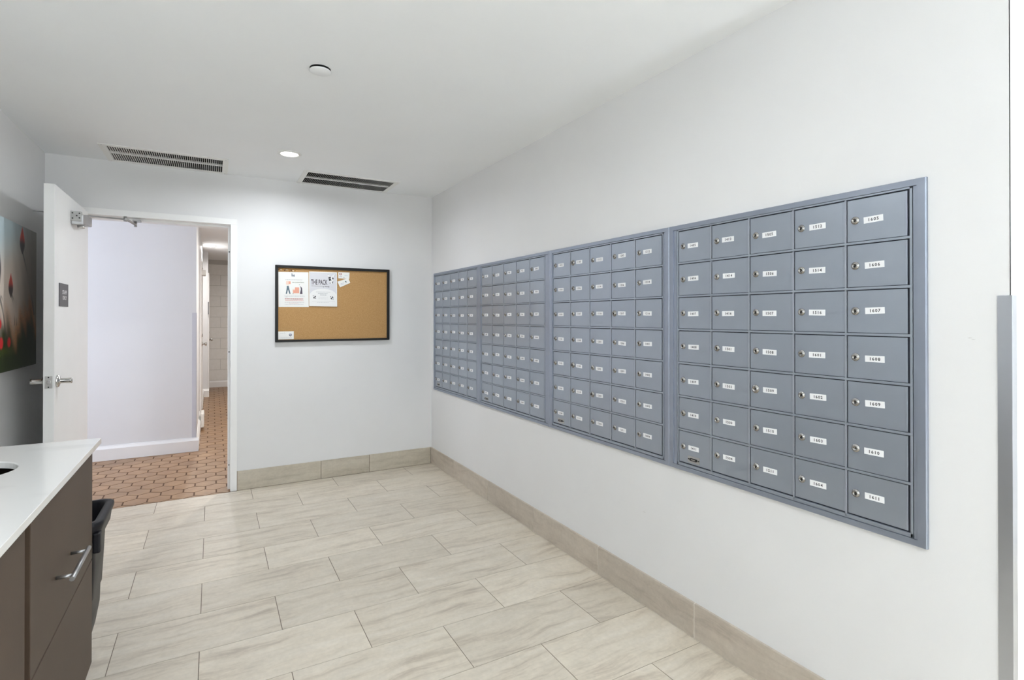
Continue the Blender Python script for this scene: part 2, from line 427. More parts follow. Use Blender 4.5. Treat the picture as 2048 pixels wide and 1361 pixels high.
# rank by how large they show from the doorway line of sight
def seen(c):
    x, y = c
    lo = -0.79*y/B - 0.15; hi = 0.13*y/B+0.12
    return 0 if (lo < x < hi) else 1
cells.sort(key=lambda c: (seen(c), c[1]))
rest = BM(); n_obj = 0
for c in cells:
    x, y = c
    if y < B+0.07:      # tiles cut straight at the threshold
        pts = hexpts(x, y, side-0.0058)
        bm = BM(); prism(bm, [(a, b, -0.010) for a, b in pts], (0, 0, 0.010))
        bmesh.ops.bisect_plane(bm, geom=bm.verts[:]+bm.edges[:]+bm.faces[:], plane_co=(0, ysta+0.002, 0), plane_no=(0, -1, 0), clear_outer=True)
        if len(bm.verts) < 4: bm.free(); continue
        for px_, sg_ in ((DX1+0.04, 1), (DX0-0.04, -1)):
            bmesh.ops.holes_fill(bm, edges=[e for e in bm.edges if e.is_boundary])
            bmesh.ops.bisect_plane(bm, geom=bm.verts[:]+bm.edges[:]+bm.faces[:], plane_co=(px_, 0, 0), plane_no=(sg_, 0, 0), clear_outer=True)
        bmesh.ops.holes_fill(bm, edges=[e for e in bm.edges if e.is_boundary])
        if n_obj < 290: obj('hex_tile', bm, M['hex'], hf, (x, y, 0)); n_obj += 1
        else: bm.free()
    elif n_obj < 290:
        placed('hex_tile', hexme, hf, (x, y, random.uniform(-0.0008, 0))); n_obj += 1
    else: prism(rest, [(a, b, -0.010) for a, b in hexpts(x, y, side-0.0058)], (0, 0, 0.010))
rs = obj('hex_tile_field', rest, M['hex'], hf); rs['kind'] = 'stuff'
struct(box('ceiling', (hx0, hx1, B+0.14, hy1+0.1, H, H+0.1), M['ceiling']))
# long hall wall facing the doorway and the corridor walls
whf = struct(box('wall_hall', (hx0, -0.14, HY, HY+0.12, 0, H), M['hall_wall']))
wc = struct(box('wall_corridor_left', (-0.26, -0.14, HY+0.12, 10.34, 0, H), M['hall_wall']))
wc2 = struct(box('wall_corridor_step', (-0.26, -0.065, 10.34, hy1, 0, H), M['hall_wall']))
struct(box('wall_corridor_right', (hx1, hx1+0.1, B+0.12, hy1, 0, H), M['hall_wall']))
struct(box('wall_hall_end', (hx0-0.1, hx0, B+0.12, HY, 0, H), M['hall_wall']))
struct(box('wall_hall_near', (hx0, L-0.1, B, B+0.12, 0, H), M['hall_wall']))
# far wall of painted blocks
wf = struct(box('wall_corridor_end', (-0.3, hx1, hy1+0.004, hy1+0.12, 0, H), M['block_joint']))
zj = 1.343; k = 0
zs = [zj+0.2022*i for i in range(-7, 6)]
for i, (z0, z1) in enumerate(zip(zs, zs[1:])):
    z1 = min(z1, H)
    for j in range(-1, 5):
        x0 = -0.065 + (j*0.405 if i % 2 else j*0.405+0.2025)
        a, b = max(x0, -0.065), min(x0+0.405, hx1)
        if b-a < 0.03 or z0 >= H-0.01: continue
        box('block', (a+0.003, b-0.003, hy1-0.004, hy1+0.02, max(z0, 0)+0.003, z1-0.003), M['block'], wf, ((a+b)/2, hy1, (z0+z1)/2), 0.002)
# hall baseboards with a stepped moulded top
def board_x(name, x0, x1, y, zt=0.135, dep=0.022):
    bm = BM(); prof = [(0, 0), (-dep, 0), (-dep, zt-0.028), (-dep*0.8, zt-0.022), (-dep*0.35, zt-0.006), (-dep*0.3, zt), (0, zt)]
    prism(bm, [(x0, y+a, b) for a, b in prof], (x1-x0, 0, 0)); return struct(obj(name, bm, M['trim']))
def board_y(name, y0, y1, x, zt=0.135, dep=0.022):
    bm = BM(); prof = [(0, 0), (dep, 0), (dep, zt-0.028), (dep*0.8, zt-0.022), (dep*0.35, zt-0.006), (dep*0.3, zt), (0, zt)]
    prism(bm, [(x+a, y0, b) for a, b in prof], (0, y1-y0, 0)); return struct(obj(name, bm, M['trim']))
board_x('baseboard_hall', hx0, -0.118, HY)
board_y('baseboard_corridor', HY-0.001, 7.93, -0.14)
board_y('baseboard_corridor_far', 9.02, 10.34, -0.14)
board_x('baseboard_step', -0.14, -0.045, 10.34)
board_x('baseboard_corridor_end', -0.065, hx1, hy1-0.004, 0.125)
# plastic corner strip on the hall wall
bm = BM(); bx(bm, -0.176, -0.137, HY-0.004, HY, 0.137, 1.385); bx(bm, -0.140, -0.137, HY-0.004, HY+0.04, 0.137, 1.385)
tag(obj('corner_guard', bm, M['pale_guard'], None, (-0.14, HY, 0.137), 0.0008), 'pale corner guard strip on the hall corner seen through the doorway', 'corner guard')
# corridor door, frame, knob, closer
def hall_door(x, y0, y1, idx, label, closer=True, knob_far=True):
    t = bpy.data.objects.new('door_%d' % idx, None); C.objects.link(t); t.location = (x, (y0+y1)/2, 0); WO[t.name] = Vector(t.location)
    t['kind'] = 'structure'; t['label'] = label
    bm = BM(); bx(bm, x, x+0.018, y0-0.05, y0, 0, 2.10); bx(bm, x, x+0.018, y1, y1+0.05, 0, 2.10); bx(bm, x, x+0.018, y0, y1, 2.05, 2.10)
    obj('door_frame', bm, M['trim'], t, None, 0.002)
    box('door_leaf', (x+0.001, x+0.008, y0+0.003, y1-0.003, 0.01, 2.047), M['door'], t, None, 0.001)
    yk = y1-0.07 if knob_far else y0+0.07
    bm = BM(); lathe(bm, (x+0.008, yk, 0.955), (1, 0, 0), [(0, 0), (0, .034), (.006, .034), (.010, .014), (.030, .012), (.036, .024), (.050, .028), (.062, .022), (.066, 0)], 20)
    obj('knob', bm, M['chrome'], t)
    bm = BM(); lathe(bm, (x+0.008, yk, 1.08), (1, 0, 0), [(0, 0), (0, .027), (.008, .025), (.012, .012), (.014, 0)], 16)
    obj('deadbolt', bm, M['chrome'], t)
    if closer:
        box('closer', (x+0.008, x+0.062, y0+0.10, y0+0.36, 1.90, 1.965), M['vent'], t, None, 0.006)
    return t
hall_door(-0.14, 8.02, 8.97, 2, 'white corridor door on the left side with round chrome knob')
hall_door(-0.065, 10.50, 11.42, 3, 'white door at the far end of the corridor with round chrome knob', False, False)
s = box('door_sign', (-0.14, -0.128, 9.055, 9.075, 1.43, 1.68), M['sign'], None, (-0.14, 9.065, 1.43)); tag(s, 'thin dark sign seen edge-on beside the nearer corridor door', 'sign')
s = box('door_sign', (-0.065, -0.053, 10.405, 10.425, 1.39, 1.60), M['sign'], None, (-0.065, 10.41, 1.39)); tag(s, 'thin dark sign seen edge-on beside the far corridor door', 'sign')
# white wall box low on the corridor wall
t = thing('wall_box', (-0.118, 7.45, 0.06), 'small white box fixed low on the corridor wall above the floor', 'box')
bm = BM(); bx(bm, -0.118, -0.085, 7.30, 7.60, 0.03, 0.20); obj('housing', bm, M['vent'], t, None, 0.012, 3)
bm = BM(); bx(bm, -0.086, -0.078, 7.36, 7.42, 0.16, 0.185); obj('latch', bm, M['steel'], t)

# ================================================================== OPEN DOOR
d1 = bpy.data.objects.new('door_1', None); C.objects.link(d1); d1.location = (-0.79, B, 0); WO[d1.name] = Vector(d1.location)
d1['kind'] = 'structure'; d1['label'] = 'white flush door standing open into the room, seen from its edge'
DF = -0.748; DE = 3.744
box('door_leaf', (-0.795, DF, DE, B-0.012, 0.008, 2.066), M['door'], d1, None, 0.0012)
bm = BM(); bx(bm, -0.788, -0.756, DE-0.0012, DE+0.002, 0.954, 1.021)
latch = obj('latch_plate', bm, M['steel'], d1)
bm = BM(); prism(bm, [(-0.780, DE-0.001, 0.978), (-0.764, DE-0.001, 0.978), (-0.764, DE-0.011, 0.978), (-0.774, DE-0.011, 0.978)], (0, 0, 0.020)); obj('latch_bolt', bm, M['chrome'], latch)
for z in (0.961, 1.014):
    bm = BM(); cyl(bm, (-0.772, DE-0.0012, z), (-0.772, DE-0.0022, z), 0.0035, None, 10); obj('screw', bm, M['black'], latch)
for sx, lab in ((1, None), (-1, None)):
    x = DF if sx > 0 else -0.795
    bm = BM(); lathe(bm, (x, 3.803, 0.988), (sx, 0, 0), [(0, 0), (0, .034), (.004, .0345), (.010, .031), (.012, .016), (.018, .0145), (.055, .0155), (.062, .016), (.066, .0145), (.068, 0)], 28)
    # lever returning towards the hinge side
    k = obj('door_handle', bm, M['chrome'], d1)
bm = BM(); bx(bm, DF, DF+0.004, 3.835, 4.040, 1.402, 1.533)
sg = obj('door_sign', bm, M['sign'], d1, None, 0.0006)
for s, z0, z1, ya, yb in (('STAFF', 1.472, 1.495, 3.895, 3.998), ('ONLY', 1.440, 1.463, 3.902, 3.996)):
    bm = BM(); P, F = fit_text(s, 0, 1, z0, z1)
    add_flat(bm, P, F, lambda u, v: (DF+0.0045, ya+u*(yb-ya), v)); obj('lettering', bm, M['sign_white'], sg)
# overhead closer
bm = BM()
prism(bm, [(DF, 4.115, 1.905), (DF+0.058, 4.125, 1.905), (DF+0.064, 4.16, 1.915), (DF+0.064, 4.36, 1.925), (DF+0.050, 4.405, 1.93), (DF, 4.405, 1.93)], (0, 0, 0.062))
cl = obj('closer', bm, M['satin'], d1, None, 0.006, 3)
bm = BM(); bx(bm, DF, DF+0.050, 4.108, 4.15, 1.925, 1.985); obj('end_cap', bm, M['plate'], cl, None, 0.002)
for (x, z) in ((-0.735, 1.972), (-0.735, 1.940), (-0.715, 1.957), (-0.702, 1.972), (-0.702, 1.944)):
    bm = BM(); cyl(bm, (x-0.003, 4.1085, z), (x-0.003, 4.106, z), 0.0042, None, 10); obj('screw', bm, M['black'], cl)
bm = BM(); cyl(bm, (-0.712, 4.20, 1.908), (-0.712, 4.20, 1.892), 0.021, 0.017, 20); obj('spindle_cap', bm, M['steel'], cl)
bm = BM()
cyl(bm, (-1.40, 4.27, 1.98), (-1.40, 4.27, 2.012), 0.010, None, 14)
cyl(bm, (-1.40, 4.27, 2.006), (-0.523, 4.5, 2.014), 0.0045, None, 12)
cyl(bm, (-0.523, 4.5, 2.000), (-0.523, 4.5, 2.034), 0.011, None, 14)
cyl(bm, (-0.523, 4.5, 2.020), (-0.487, 4.70, 2.010), 0.009, 0.008, 12)
cyl(bm, (-0.487, 4.70, 1.995), (-0.487, 4.70, 2.030), 0.010, None, 14)
bx(bm, -0.50, -0.452, 4.655, 4.715, 2.030, 2.040)
obj('closer_arm', bm, M['satin'], d1)
for z in (0.25, 1.03, 1.81):
    bm = BM(); cyl(bm, (-0.79, B-0.008, z-0.05), (-0.79, B-0.008, z+0.05), 0.006, None, 12); bx(bm, -0.795, -0.752, B-0.0125, B-0.009, z-0.05, z+0.05)
    obj('hinge', bm, M['steel'], d1)

# ================================================================== MAILBOXES
XP = A-0.004       # face of the recessed panel
def pt(u, v, n):   # u to the right (towards the camera), v up, n out of the wall
    return (-n, -u, v)
_dig = {d: text_polys(d, 1.0, 2, 0.026) for d in '0123456789'}
PW, PH = 0.1748, 0.1424
# shared meshes
def me_from(bm, name, mats):
    bmesh.ops.recalc_face_normals(bm, faces=bm.faces)
    me = bpy.data.meshes.new(name); bm.to_mesh(me); bm.free()
    for m in mats: me.materials.append(m)
    return me
def pbox(bm, u0, u1, v0, v1, n0, n1, mi=0):
    bx(bm, -n1, -n0, -u1, -u0, v0, v1, mi)
bm = BM(); dw, dh = PW-0.0085, PH-0.0115
pbox(bm, 0, dw, 0, dh, -0.001, 0.0030)
bmesh.ops.bevel(bm, geom=bm.edges[:], offset=0.0007, segments=1, affect='EDGES')
pbox(bm, dw-0.0065, dw-0.0058, 0.001, dh-0.001, 0.0025, 0.0033)
door_me = me_from(bm, 'mailbox_door', [M['box_paint']])
def lock_mesh(k, name):
    bm = BM()
    lathe(bm, (0, 0, 0), (-1, 0, 0), [(0, .0125*k), (.0018, .0123*k), (.0028, .0112*k), (.0030, .0090*k), (.0060*k, .0086*k), (.0068*k, .0078*k), (.0068*k, .0055*k), (.0056*k, .0052*k), (.0056*k, 0)], 20)
    bx(bm, -.0062*k-.0002, -.0050*k, -.0008, .0008, -.0042, .0042, 1)
    bx(bm, -.0062*k-.0002, -.0050*k, -.0019, .0019, -.0045, -.0015, 1)
    return me_from(bm, name, [M['lock'], M['black']])
lock_me = lock_mesh(1.0, 'lock'); lock_big = lock_mesh(1.25, 'lock_large')
def label_mesh(num):
    bm = BM(); w, h = 0.055, 0.0195
    bx(bm, -0.0004, 0.0002, -w/2, w/2, -h/2, h/2, 0)
    n = len(num); adv = 0.0083; dhh = 0.0098
    for i, ch in enumerate(num):
        V, F = _dig[ch]
        xs = [v[0] for v in V]; yv = [v[1] for v in V]; hh = max(yv)-min(yv)
        wid = (max(xs)-min(xs))/hh*dhh
        uc = (i-(n-1)/2)*adv
        P = [(uc+((x-min(xs))/hh*dhh-wid/2), (y-min(yv))/hh*dhh-dhh/2) for x, y in V]
        add_flat(bm, P, F, lambda u, v: (-0.00065, -u, v), 1)
    me = bpy.data.meshes.new('number_label'); bm.to_mesh(me); bm.free()
    me.materials.append(M['label']); me.materials.append(M['ink'])
    return me
def seq(f):   # unit numbers of one floor
    return [f*100+i for i in (1, 2, 3, 4, 5, 6, 7, 8, 9, 10, 11, 12, 14, 16)]
allnum = []
for f in [5, 6, 7, 8, 9, 10, 11, 12, 14, 15, 16]: allnum += seq(f)
s0 = allnum.index(512)
# big locks seen in the photograph: (unit, column, row)
BIG = {(3, 1, 0), (3, 3, 2), (3, 1, 4), (3, 2, 5), (2, 4, 2), (4, 2, 4)}
U = {1: (3.612, 4.566, 4.536, 0.1728), 2: (2.651, 3.612, 3.585, 0.1737), 3: (1.703, 2.651, 2.625, 0.1757), 4: (0.735, 1.703, 1.653, 0.1750)}
lab = {4: 'nearest and largest-looking grey mailbox bank, doors numbered 1405 to 1611',
       3: 'grey mailbox bank second from the right, doors numbered from 1012 to 1404',
       2: 'grey mailbox bank third from the right, doors numbered from 805 to 1011',
       1: 'farthest grey mailbox bank, beside the room corner, doors numbered from 512 to 804'}
ZT, ZB = 1.737, 0.686
for u in (1, 2, 3, 4):
    y0, y1, ys0, pw = U[u]
    t = thing('mailbox_bank', (XP, y1, ZB), lab[u], 'mailboxes', 'mailbox banks in the right wall')
    # four mitred trims
    T = 0.0225 if u != 4 else 0.0235; g = 0.0003
    def trim(pts):
        bm = BM()
        # pts: outer a, outer b, inner b, inner a as (y, z); outer edge lower, raised lip inside
        o1, o2, i2, i1 = pts
        lay = [(A-0.0005, 0), (A-0.0095, 0.001), (A-0.0125, 0.10), (A-0.0120, 0.86), (A-0.0120, 1.0), (A-0.001, 1.0)]
        vs = []
        for x, f in lay:
            vs.append((bm.verts.new((x, o1[0]+(i1[0]-o1[0])*f, o1[1]+(i1[1]-o1[1])*f)), bm.verts.new((x, o2[0]+(i2[0]-o2[0])*f, o2[1]+(i2[1]-o2[1])*f))))
        n = len(vs)
        for k in range(n):
            a, b = vs[k], vs[(k+1) % n]; bm.faces.new((a[0], a[1], b[1], b[0]))
        bm.faces.new([v[0] for v in vs]); bm.faces.new([v[1] for v in vs][::-1])
        return obj('trim_bar', bm, M['box_trim'], t)
    trim([(y1-g, ZT-g), (y0+g, ZT-g), (y0+T-g, ZT-T+g+0.004), (y1-T+g, ZT-T+g+0.004)])
    trim([(y1-g, ZB+g), (y0+g, ZB+g), (y0+T-g, ZB+T-g-0.004), (y1-T+g, ZB+T-g-0.004)])
    trim([(y1-g, ZT-g*2), (y1-g, ZB+g*2), (y1-T, ZB+T-g*3-0.004), (y1-T, ZT-T+g*3+0.004)])
    trim([(y0+g, ZT-g*2), (y0+g, ZB+g*2), (y0+T, ZB+T-g*3-0.004), (y0+T, ZT-T+g*3+0.004)])
    # side liner strips between trim and the door field
    fy1 = ys0+0.007; fy0 = ys0-pw*5-0.007
    z_top, z_bot = 1.7175, 0.7065
    bm = BM()
    bx(bm, A-0.008, A+0.04, fy1+0.0022, y1-T+0.001, ZB+T-0.004, ZT-T+0.004)
    obj('side_liner', bm, M['box_trim'], t, None, 0.0006)
    bm = BM(); bx(bm, A-0.008, A+0.04, y0+T-0.001, fy0-0.0022, ZB+T-0.004, ZT-T+0.004)
    obj('side_liner', bm, M['box_trim'], t, None, 0.0006)
    # dark backing and cabinet body
    bm = BM(); bx(bm, A-0.001, A+0.11, fy0-0.003, fy1+0.003, ZB+T-0.008, ZT-T+0.008); obj('cabinet_body', bm, M['box_dark'], t)
    # grid: outer band, six rails, four mullions
    zr = [1.7115-PH*k for k in range(8)]
    bm = BM()
    bx(bm, A-0.0085, A, fy0, fy1, zr[0], z_top); bx(bm, A-0.0085, A, fy0, fy1, z_bot, zr[7]+0.003)
    bx(bm, A-0.0085, A, ys0+0.0005, fy1, z_bot, z_top); bx(bm, A-0.0085, A, fy0, ys0-pw*5-0.0005, z_bot, z_top)
    obj('face_frame', bm, M['box_paint'], t, None, 0.0006)
    for k in range(1, 7):
        bm = BM(); bx(bm, A-0.0090, A-0.0005, fy0+0.0005, fy1-0.007, zr[k]-0.0008, zr[k]+0.0062); obj('rail', bm, M['box_paint'], t, None, 0.0006)
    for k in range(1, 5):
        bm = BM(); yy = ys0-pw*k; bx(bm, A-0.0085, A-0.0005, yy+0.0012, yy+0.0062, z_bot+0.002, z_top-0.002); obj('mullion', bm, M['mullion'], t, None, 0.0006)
    base = s0+(u-1)*35
    for c in range(5):
        for r_ in range(7):
            num = allnum[base+c*7+r_]
            oy = ys0-pw*c-0.0020; oz = zr[r_+1]+0.0078
            d = placed('mailbox_door', door_me, t, (A-0.0035-XP, oy-y1, oz-ZB))
            rr = random.Random(num)
            jz = rr.uniform(-0.0035, 0.0035); big = (u, c, r_) in BIG
            lk = placed('lock', lock_big if big else lock_me, d, (-0.003, -0.0235-(0 if not big else -0.002), 0.0665+jz*0.3))
            lk.rotation_euler = (rr.uniform(-0.5, 0.5) if rr.random() < 0.6 else rr.uniform(-2, 2), 0, 0)
            lb = placed('number_label', label_mesh(str(num)), d, (-0.003, -0.0775+rr.uniform(-0.002, 0.002), 0.0655+jz))
            lb.rotation_euler = (rr.gauss(0, 0.018), 0, 0)
            if c == 0 and r_ == 6:
                bm = BM(); Y = WO[d.name].y; Z = WO[d.name].z; xf = WO[d.name].x-0.003
                yc = Y-0.080; zc = Z+0.0205
                bx(bm, xf-0.0012, xf, yc-0.031, yc+0.031, zc-0.0135, zc+0.0135, 0)
                # capsule-shaped key guard with two fixing screws
                pts = []
                for k in range(16):
                    a = 2*PI*k/16; pts.append((xf-0.0012, yc+math.copysign(0.013, math.cos(a))+0.007*math.cos(a), zc+0.0055*math.sin(a)))
                prism(bm, pts, (-0.004, 0, 0), 1)
                prism(bm, [(xf-0.0052, yc-0.0105, zc-0.0012), (xf-0.0052, yc+0.0105, zc-0.0012), (xf-0.0052, yc+0.0105, zc+0.0016), (xf-0.0052, yc-0.0105, zc+0.0016)], (-0.0006, 0, 0), 2)
                for q in (-0.0265, 0.0265): cyl(bm, (xf-0.0012, yc+q, zc), (xf-0.0030, yc+q, zc), 0.0026, None, 10, 1)
                obj('key_lock_plate', bm, [M['plate'], M['black'], M['steel']], d)

# ================================================================== CEILING FIXTURES
def vent(rect, label, seed, mid):
    x0, x1, y0, y1 = rect
    t = thing('ceiling_vent', ((x0+x1)/2, (y0+y1)/2, H), label, 'vent', 'air grilles in the ceiling by the back wall')
    f = 0.036
    bm = BM()
    fy1 = min(y1+f, B-0.004)
    grid_holes(bm, [x0-f, x1+f], [y0-f, fy1], [(x0, x1, y0, y1)], lambda a, b, c, d: bx(bm, a, b, c, d, H-0.0055, H-0.0002))
    obj('frame', bm, M['vent'], t, None)
    bm = BM()
    e = 0.0015
    bx(bm, x0, x0+e, y0, y1, H, H+0.14); bx(bm, x1-e, x1, y0, y1, H, H+0.14); bx(bm, x0, x1, y0, y0+e, H, H+0.14); bx(bm, x0, x1, y1-e, y1, H, H+0.14)
    bx(bm, x0, x1, y0, y1, H+0.138, H+0.14)
    obj('duct', bm, M['duct'], t)
    bm = BM(); bx(bm, x0, x1, mid-0.006, mid+0.006, H-0.004, H+0.010); obj('centre_bar', bm, M['vent'], t)
    n = int((x1-x0)/0.0125)
    sx, sz = 0.0030, 0.0062
    for (a, b) in ((y0, mid-0.006), (mid+0.006, y1)):
        bm = BM()
        for k in range(n+1):
            x = x0 + (x1-x0)*k/n
            if x+sx > x1: continue
            prism(bm, [(x, a, H-0.003), (x+0.0011, a, H-0.003), (x+sx+0.0011, a, H-0.003+sz), (x+sx, a, H-0.003+sz)], (0, b-a, 0))
        q = obj('louvre_bank', bm, M['vent'], t); q['kind'] = 'stuff'
    for sx_, sy_ in ((x0-f/2, y0-f/2), (x1+f/2, y0-f/2), (x0-f/2, min(y1+f/2, B-0.012)), (x1+f/2, min(y1+f/2, B-0.012))):
        bm = BM(); cyl(bm, (sx_, sy_, H-0.0055), (sx_, sy_, H-0.0068), 0.0035, None, 10); obj('screw', bm, M['steel'], t)
    return t
vent(V1, 'white ceiling air grille above the doorway, left of the glowing lamp', 1, 4.413)
vent(V2, 'dark-slotted ceiling air grille right of the glowing lamp', 2, 4.442)

def downlight(x, y, name, label, power, col=(0.89, 0.94, 1.0), z=H):
    t = thing(name, (x, y, z), label, 'ceiling light')
    bm = BM(); lathe(bm, (x, y, z), (0, 0, -1), [(0, .076), (.003, .0755), (.007, .070), (.0085, .058), (.006, .0545), (.001, .054)], 40); obj('trim_ring', bm, M['vent'], t)
    bm = BM(); lathe(bm, (x, y, z), (0, 0, -1), [(.0055, 0), (.0055, .0545)], 40); obj('lens', bm, M['lens'], t)
    l = area('lamp_light', (x, y, z-0.012), (0, 0, 0), 0.10, power, col)
    l.parent = t; l.location = (0, 0, -0.012)
    return t
downlight(0.45, 3.855, 'recessed_downlight', 'glowing round recessed ceiling lamp in front of the air grilles', LAMP_W*0.82)
downlight(0.45, 1.5, 'recessed_downlight', 'round recessed ceiling lamp above the camera, out of the frame', LAMP_W*0.38)
downlight(0.45, -0.6, 'recessed_downlight', 'added round recessed ceiling lamp behind the camera, out of the frame', LAMP_W*0.1)  # unseen lamp, added to light the rear of the room
downlight(2.8, -1.0, 'recessed_downlight', 'added round recessed ceiling lamp in the wider end behind the camera, out of the frame', LAMP_W*0.05)  # another unseen lamp, added for the wide end
downlight(-0.02, 9.43, 'recessed_downlight', 'glowing round ceiling lamp far down the corridor', 13, (1.0, 0.96, 0.92))
downlight(0.85, 6.6, 'recessed_downlight', 'round ceiling lamp in the hall hidden behind the right jamb', 22, (1.0, 0.94, 0.88))

# unseen uplighters, added behind the camera to brighten the ceiling
def uplighter(x, y, zt, power, label):
    t = thing('fill_uplighter', (x, y, 0), label, 'added fill lamp', 'added uplighters behind the camera')
    bm = BM(); lathe(bm, (x, y, 0), (0, 0, 1), [(0, 0), (0, .15), (.015, .15), (.025, .02), (.03, 0)], 32); obj('base', bm, M['satin'], t)
    bm = BM(); cyl(bm, (x, y, 0.02), (x, y, zt-0.10), 0.011, None, 16); obj('pole', bm, M['satin'], t)
    bm = BM(); lathe(bm, (x, y, zt-0.12), (0, 0, 1), [(0, 0), (0, .03), (.04, .10), (.12, .19), (.118, .186), (.045, .09), (.012, .0)], 36); obj('lamp_shade', bm, M['vent'], t)
    l = area('uplight', (0, 0, 0), (PI, 0, 0), 0.30, power, (0.865, 0.935, 1.0), 'RECTANGLE', 0.30); l.parent = t; l.location = (0, 0, zt-0.02)
uplighter(2.2, -3.4, 1.00, UP_W*2.3, 'nearer added uplighter in the wide part of the room behind the camera')
uplighter(-0.6, -2.3, 1.00, UP_W*0.55, 'farther added uplighter deep in the room behind the camera')

t = thing('ceiling_cover_plate', (0.415, 2.475, H), 'small round white cover plate hanging just below the ceiling', 'cover plate')
bm = BM(); cyl(bm, (0.415, 2.475, H), (0.415, 2.475, H-0.010), 0.037, None, 32); cyl(bm, (0.415, 2.475, H-0.0003), (0.415, 2.475, H-0.0008), 0.0445, None, 32); obj('neck', bm, M['black'], t)
bm = BM(); lathe(bm, (0.415, 2.475, H), (0, 0, -1), [(.0085, 0), (.0085, .0445), (.0115, .046), (.0125, .044), (.013, 0)], 40); obj('plate', bm, M['ceiling'], t)

# ================================================================== CORK BOARD
yb = B
t = thing('cork_board', (0.897, yb, 1.14), 'black-framed cork notice board hanging on the back wall', 'notice board')
bx0, bx1, bz0, bz1 = 0.436, 1.360, 1.141, 1.759; fw = 0.022
def fbar(p):
    bm = BM(); prism(bm, [(a, yb-0.026, b) for a, b in p], (0, 0.0255, 0)); obj('frame_bar', bm, M['frame_black'], t, None, 0.002)
fbar([(bx0, bz0), (bx1, bz0), (bx1-fw, bz0+fw*0.8), (bx0+fw, bz0+fw*0.8)])
fbar([(bx0, bz1), (bx1, bz1), (bx1-fw, bz1-fw), (bx0+fw, bz1-fw)])
fbar([(bx0, bz0), (bx0, bz1), (bx0+fw, bz1-fw), (bx0+fw, bz0+fw*0.8)])
fbar([(bx1, bz0), (bx1, bz1), (bx1-fw, bz1-fw), (bx1-fw, bz0+fw*0.8)])
box('cork', (bx0+fw-0.002, bx1-fw+0.002, yb-0.012, yb-0.002, bz0+fw*0.8-0.002, bz1-fw+0.002), M['cork'], t)
YC = yb-0.012
COL = {}
def ink(c):
    if c not in COL: COL[c] = mat('print_ink_%d' % len(COL), c, 0.6)
    return COL[c]
def paper(name, corners, label, cat, prints, group=None, base=None, curl=0.0, yo=0.0):
    """corners: TL, TR, BR, BL in (x, z); prints: list of (kind, colour, data) in paper fractions (u right, v down)"""
    TL, TR, BR, BL = [Vector((c[0], 0, c[1])) for c in corners]
    cen = (TL+BR)/2
    root = thing(name, (cen.x, YC, cen.z), label, cat, group)
    def f(u, v, off=0.0):
        p = (TL*(1-u)+TR*u)*(1-v)+(BL*(1-u)+BR*u)*v
        return (p.x, YC-0.0016-yo-off-curl*v, p.z)
    bm = BM(); n = 8
    vs = [[bm.verts.new(f(i/n, j/n)) for i in range(n+1)] for j in range(n+1)]
    for j in range(n):
        for i in range(n): bm.faces.new((vs[j][i], vs[j][i+1], vs[j+1][i+1], vs[j+1][i]))
    o = obj('sheet', bm, base or M['paper'], root)
    so = o.modifiers.new('thick', 'SOLIDIFY'); so.thickness = 0.0004; so.offset = 0
    by = {}
    for k, c, dd in prints: by.setdefault((c if isinstance(c, tuple) else c), []).append((k, dd))
    lay = 0
    for c, items in by.items():
        bm = BM(); lay += 1; off = 0.0004+0.00012*lay
        for k, dd in items:
            if k == 'rect':
                u0, u1, v0, v1 = dd
                bm.faces.new([bm.verts.new(f(*q, off)) for q in ((u0, v0), (u1, v0), (u1, v1), (u0, v1))])
            elif k == 'poly': bm.faces.new([bm.verts.new(f(*q, off)) for q in dd])
            elif k == 'disc':
                u, v, ru, rv = dd; bm.faces.new([bm.verts.new(f(u+ru*math.cos(a), v+rv*math.sin(a), off)) for a in [2*PI*i/18 for i in range(18)]])
            elif k == 'text':
                s, u0, u1, v0, v1 = dd; P, F = fit_text(s, u0, u1, v1, v0)
                add_flat(bm, P, F, lambda u, v: f(u, v, off))
            elif k == 'dash':     # a row of unreadably small words
                u0, u1, v, h, sd = dd; rr = random.Random(sd); u = u0
                while u < u1:
                    w = rr.uniform(0.02, 0.065); e2 = min(u+w, u1)
                    bm.faces.new([bm.verts.new(f(*q, off)) for q in ((u, v-h/2), (e2, v-h/2), (e2, v+h/2), (u, v+h/2))]); u = e2+0.012
        obj('print', bm, ink(c), root)['kind'] = 'stuff'
    return root
GY = (0.42, 0.43, 0.44); LG = (0.60, 0.60, 0.60); RD = (0.45, 0.10, 0.09); PK = (0.72, 0.42, 0.38); TE = (0.10, 0.155, 0.19)
PE = (0.80, 0.38, 0.27); PE2 = (0.82, 0.62, 0.52); DK = (0.03, 0.03, 0.035); GR = (0.16, 0.19, 0.10); PU = (0.09, 0.07, 0.10); SLATE = (0.13, 0.17, 0.22); CR = (0.78, 0.74, 0.62)
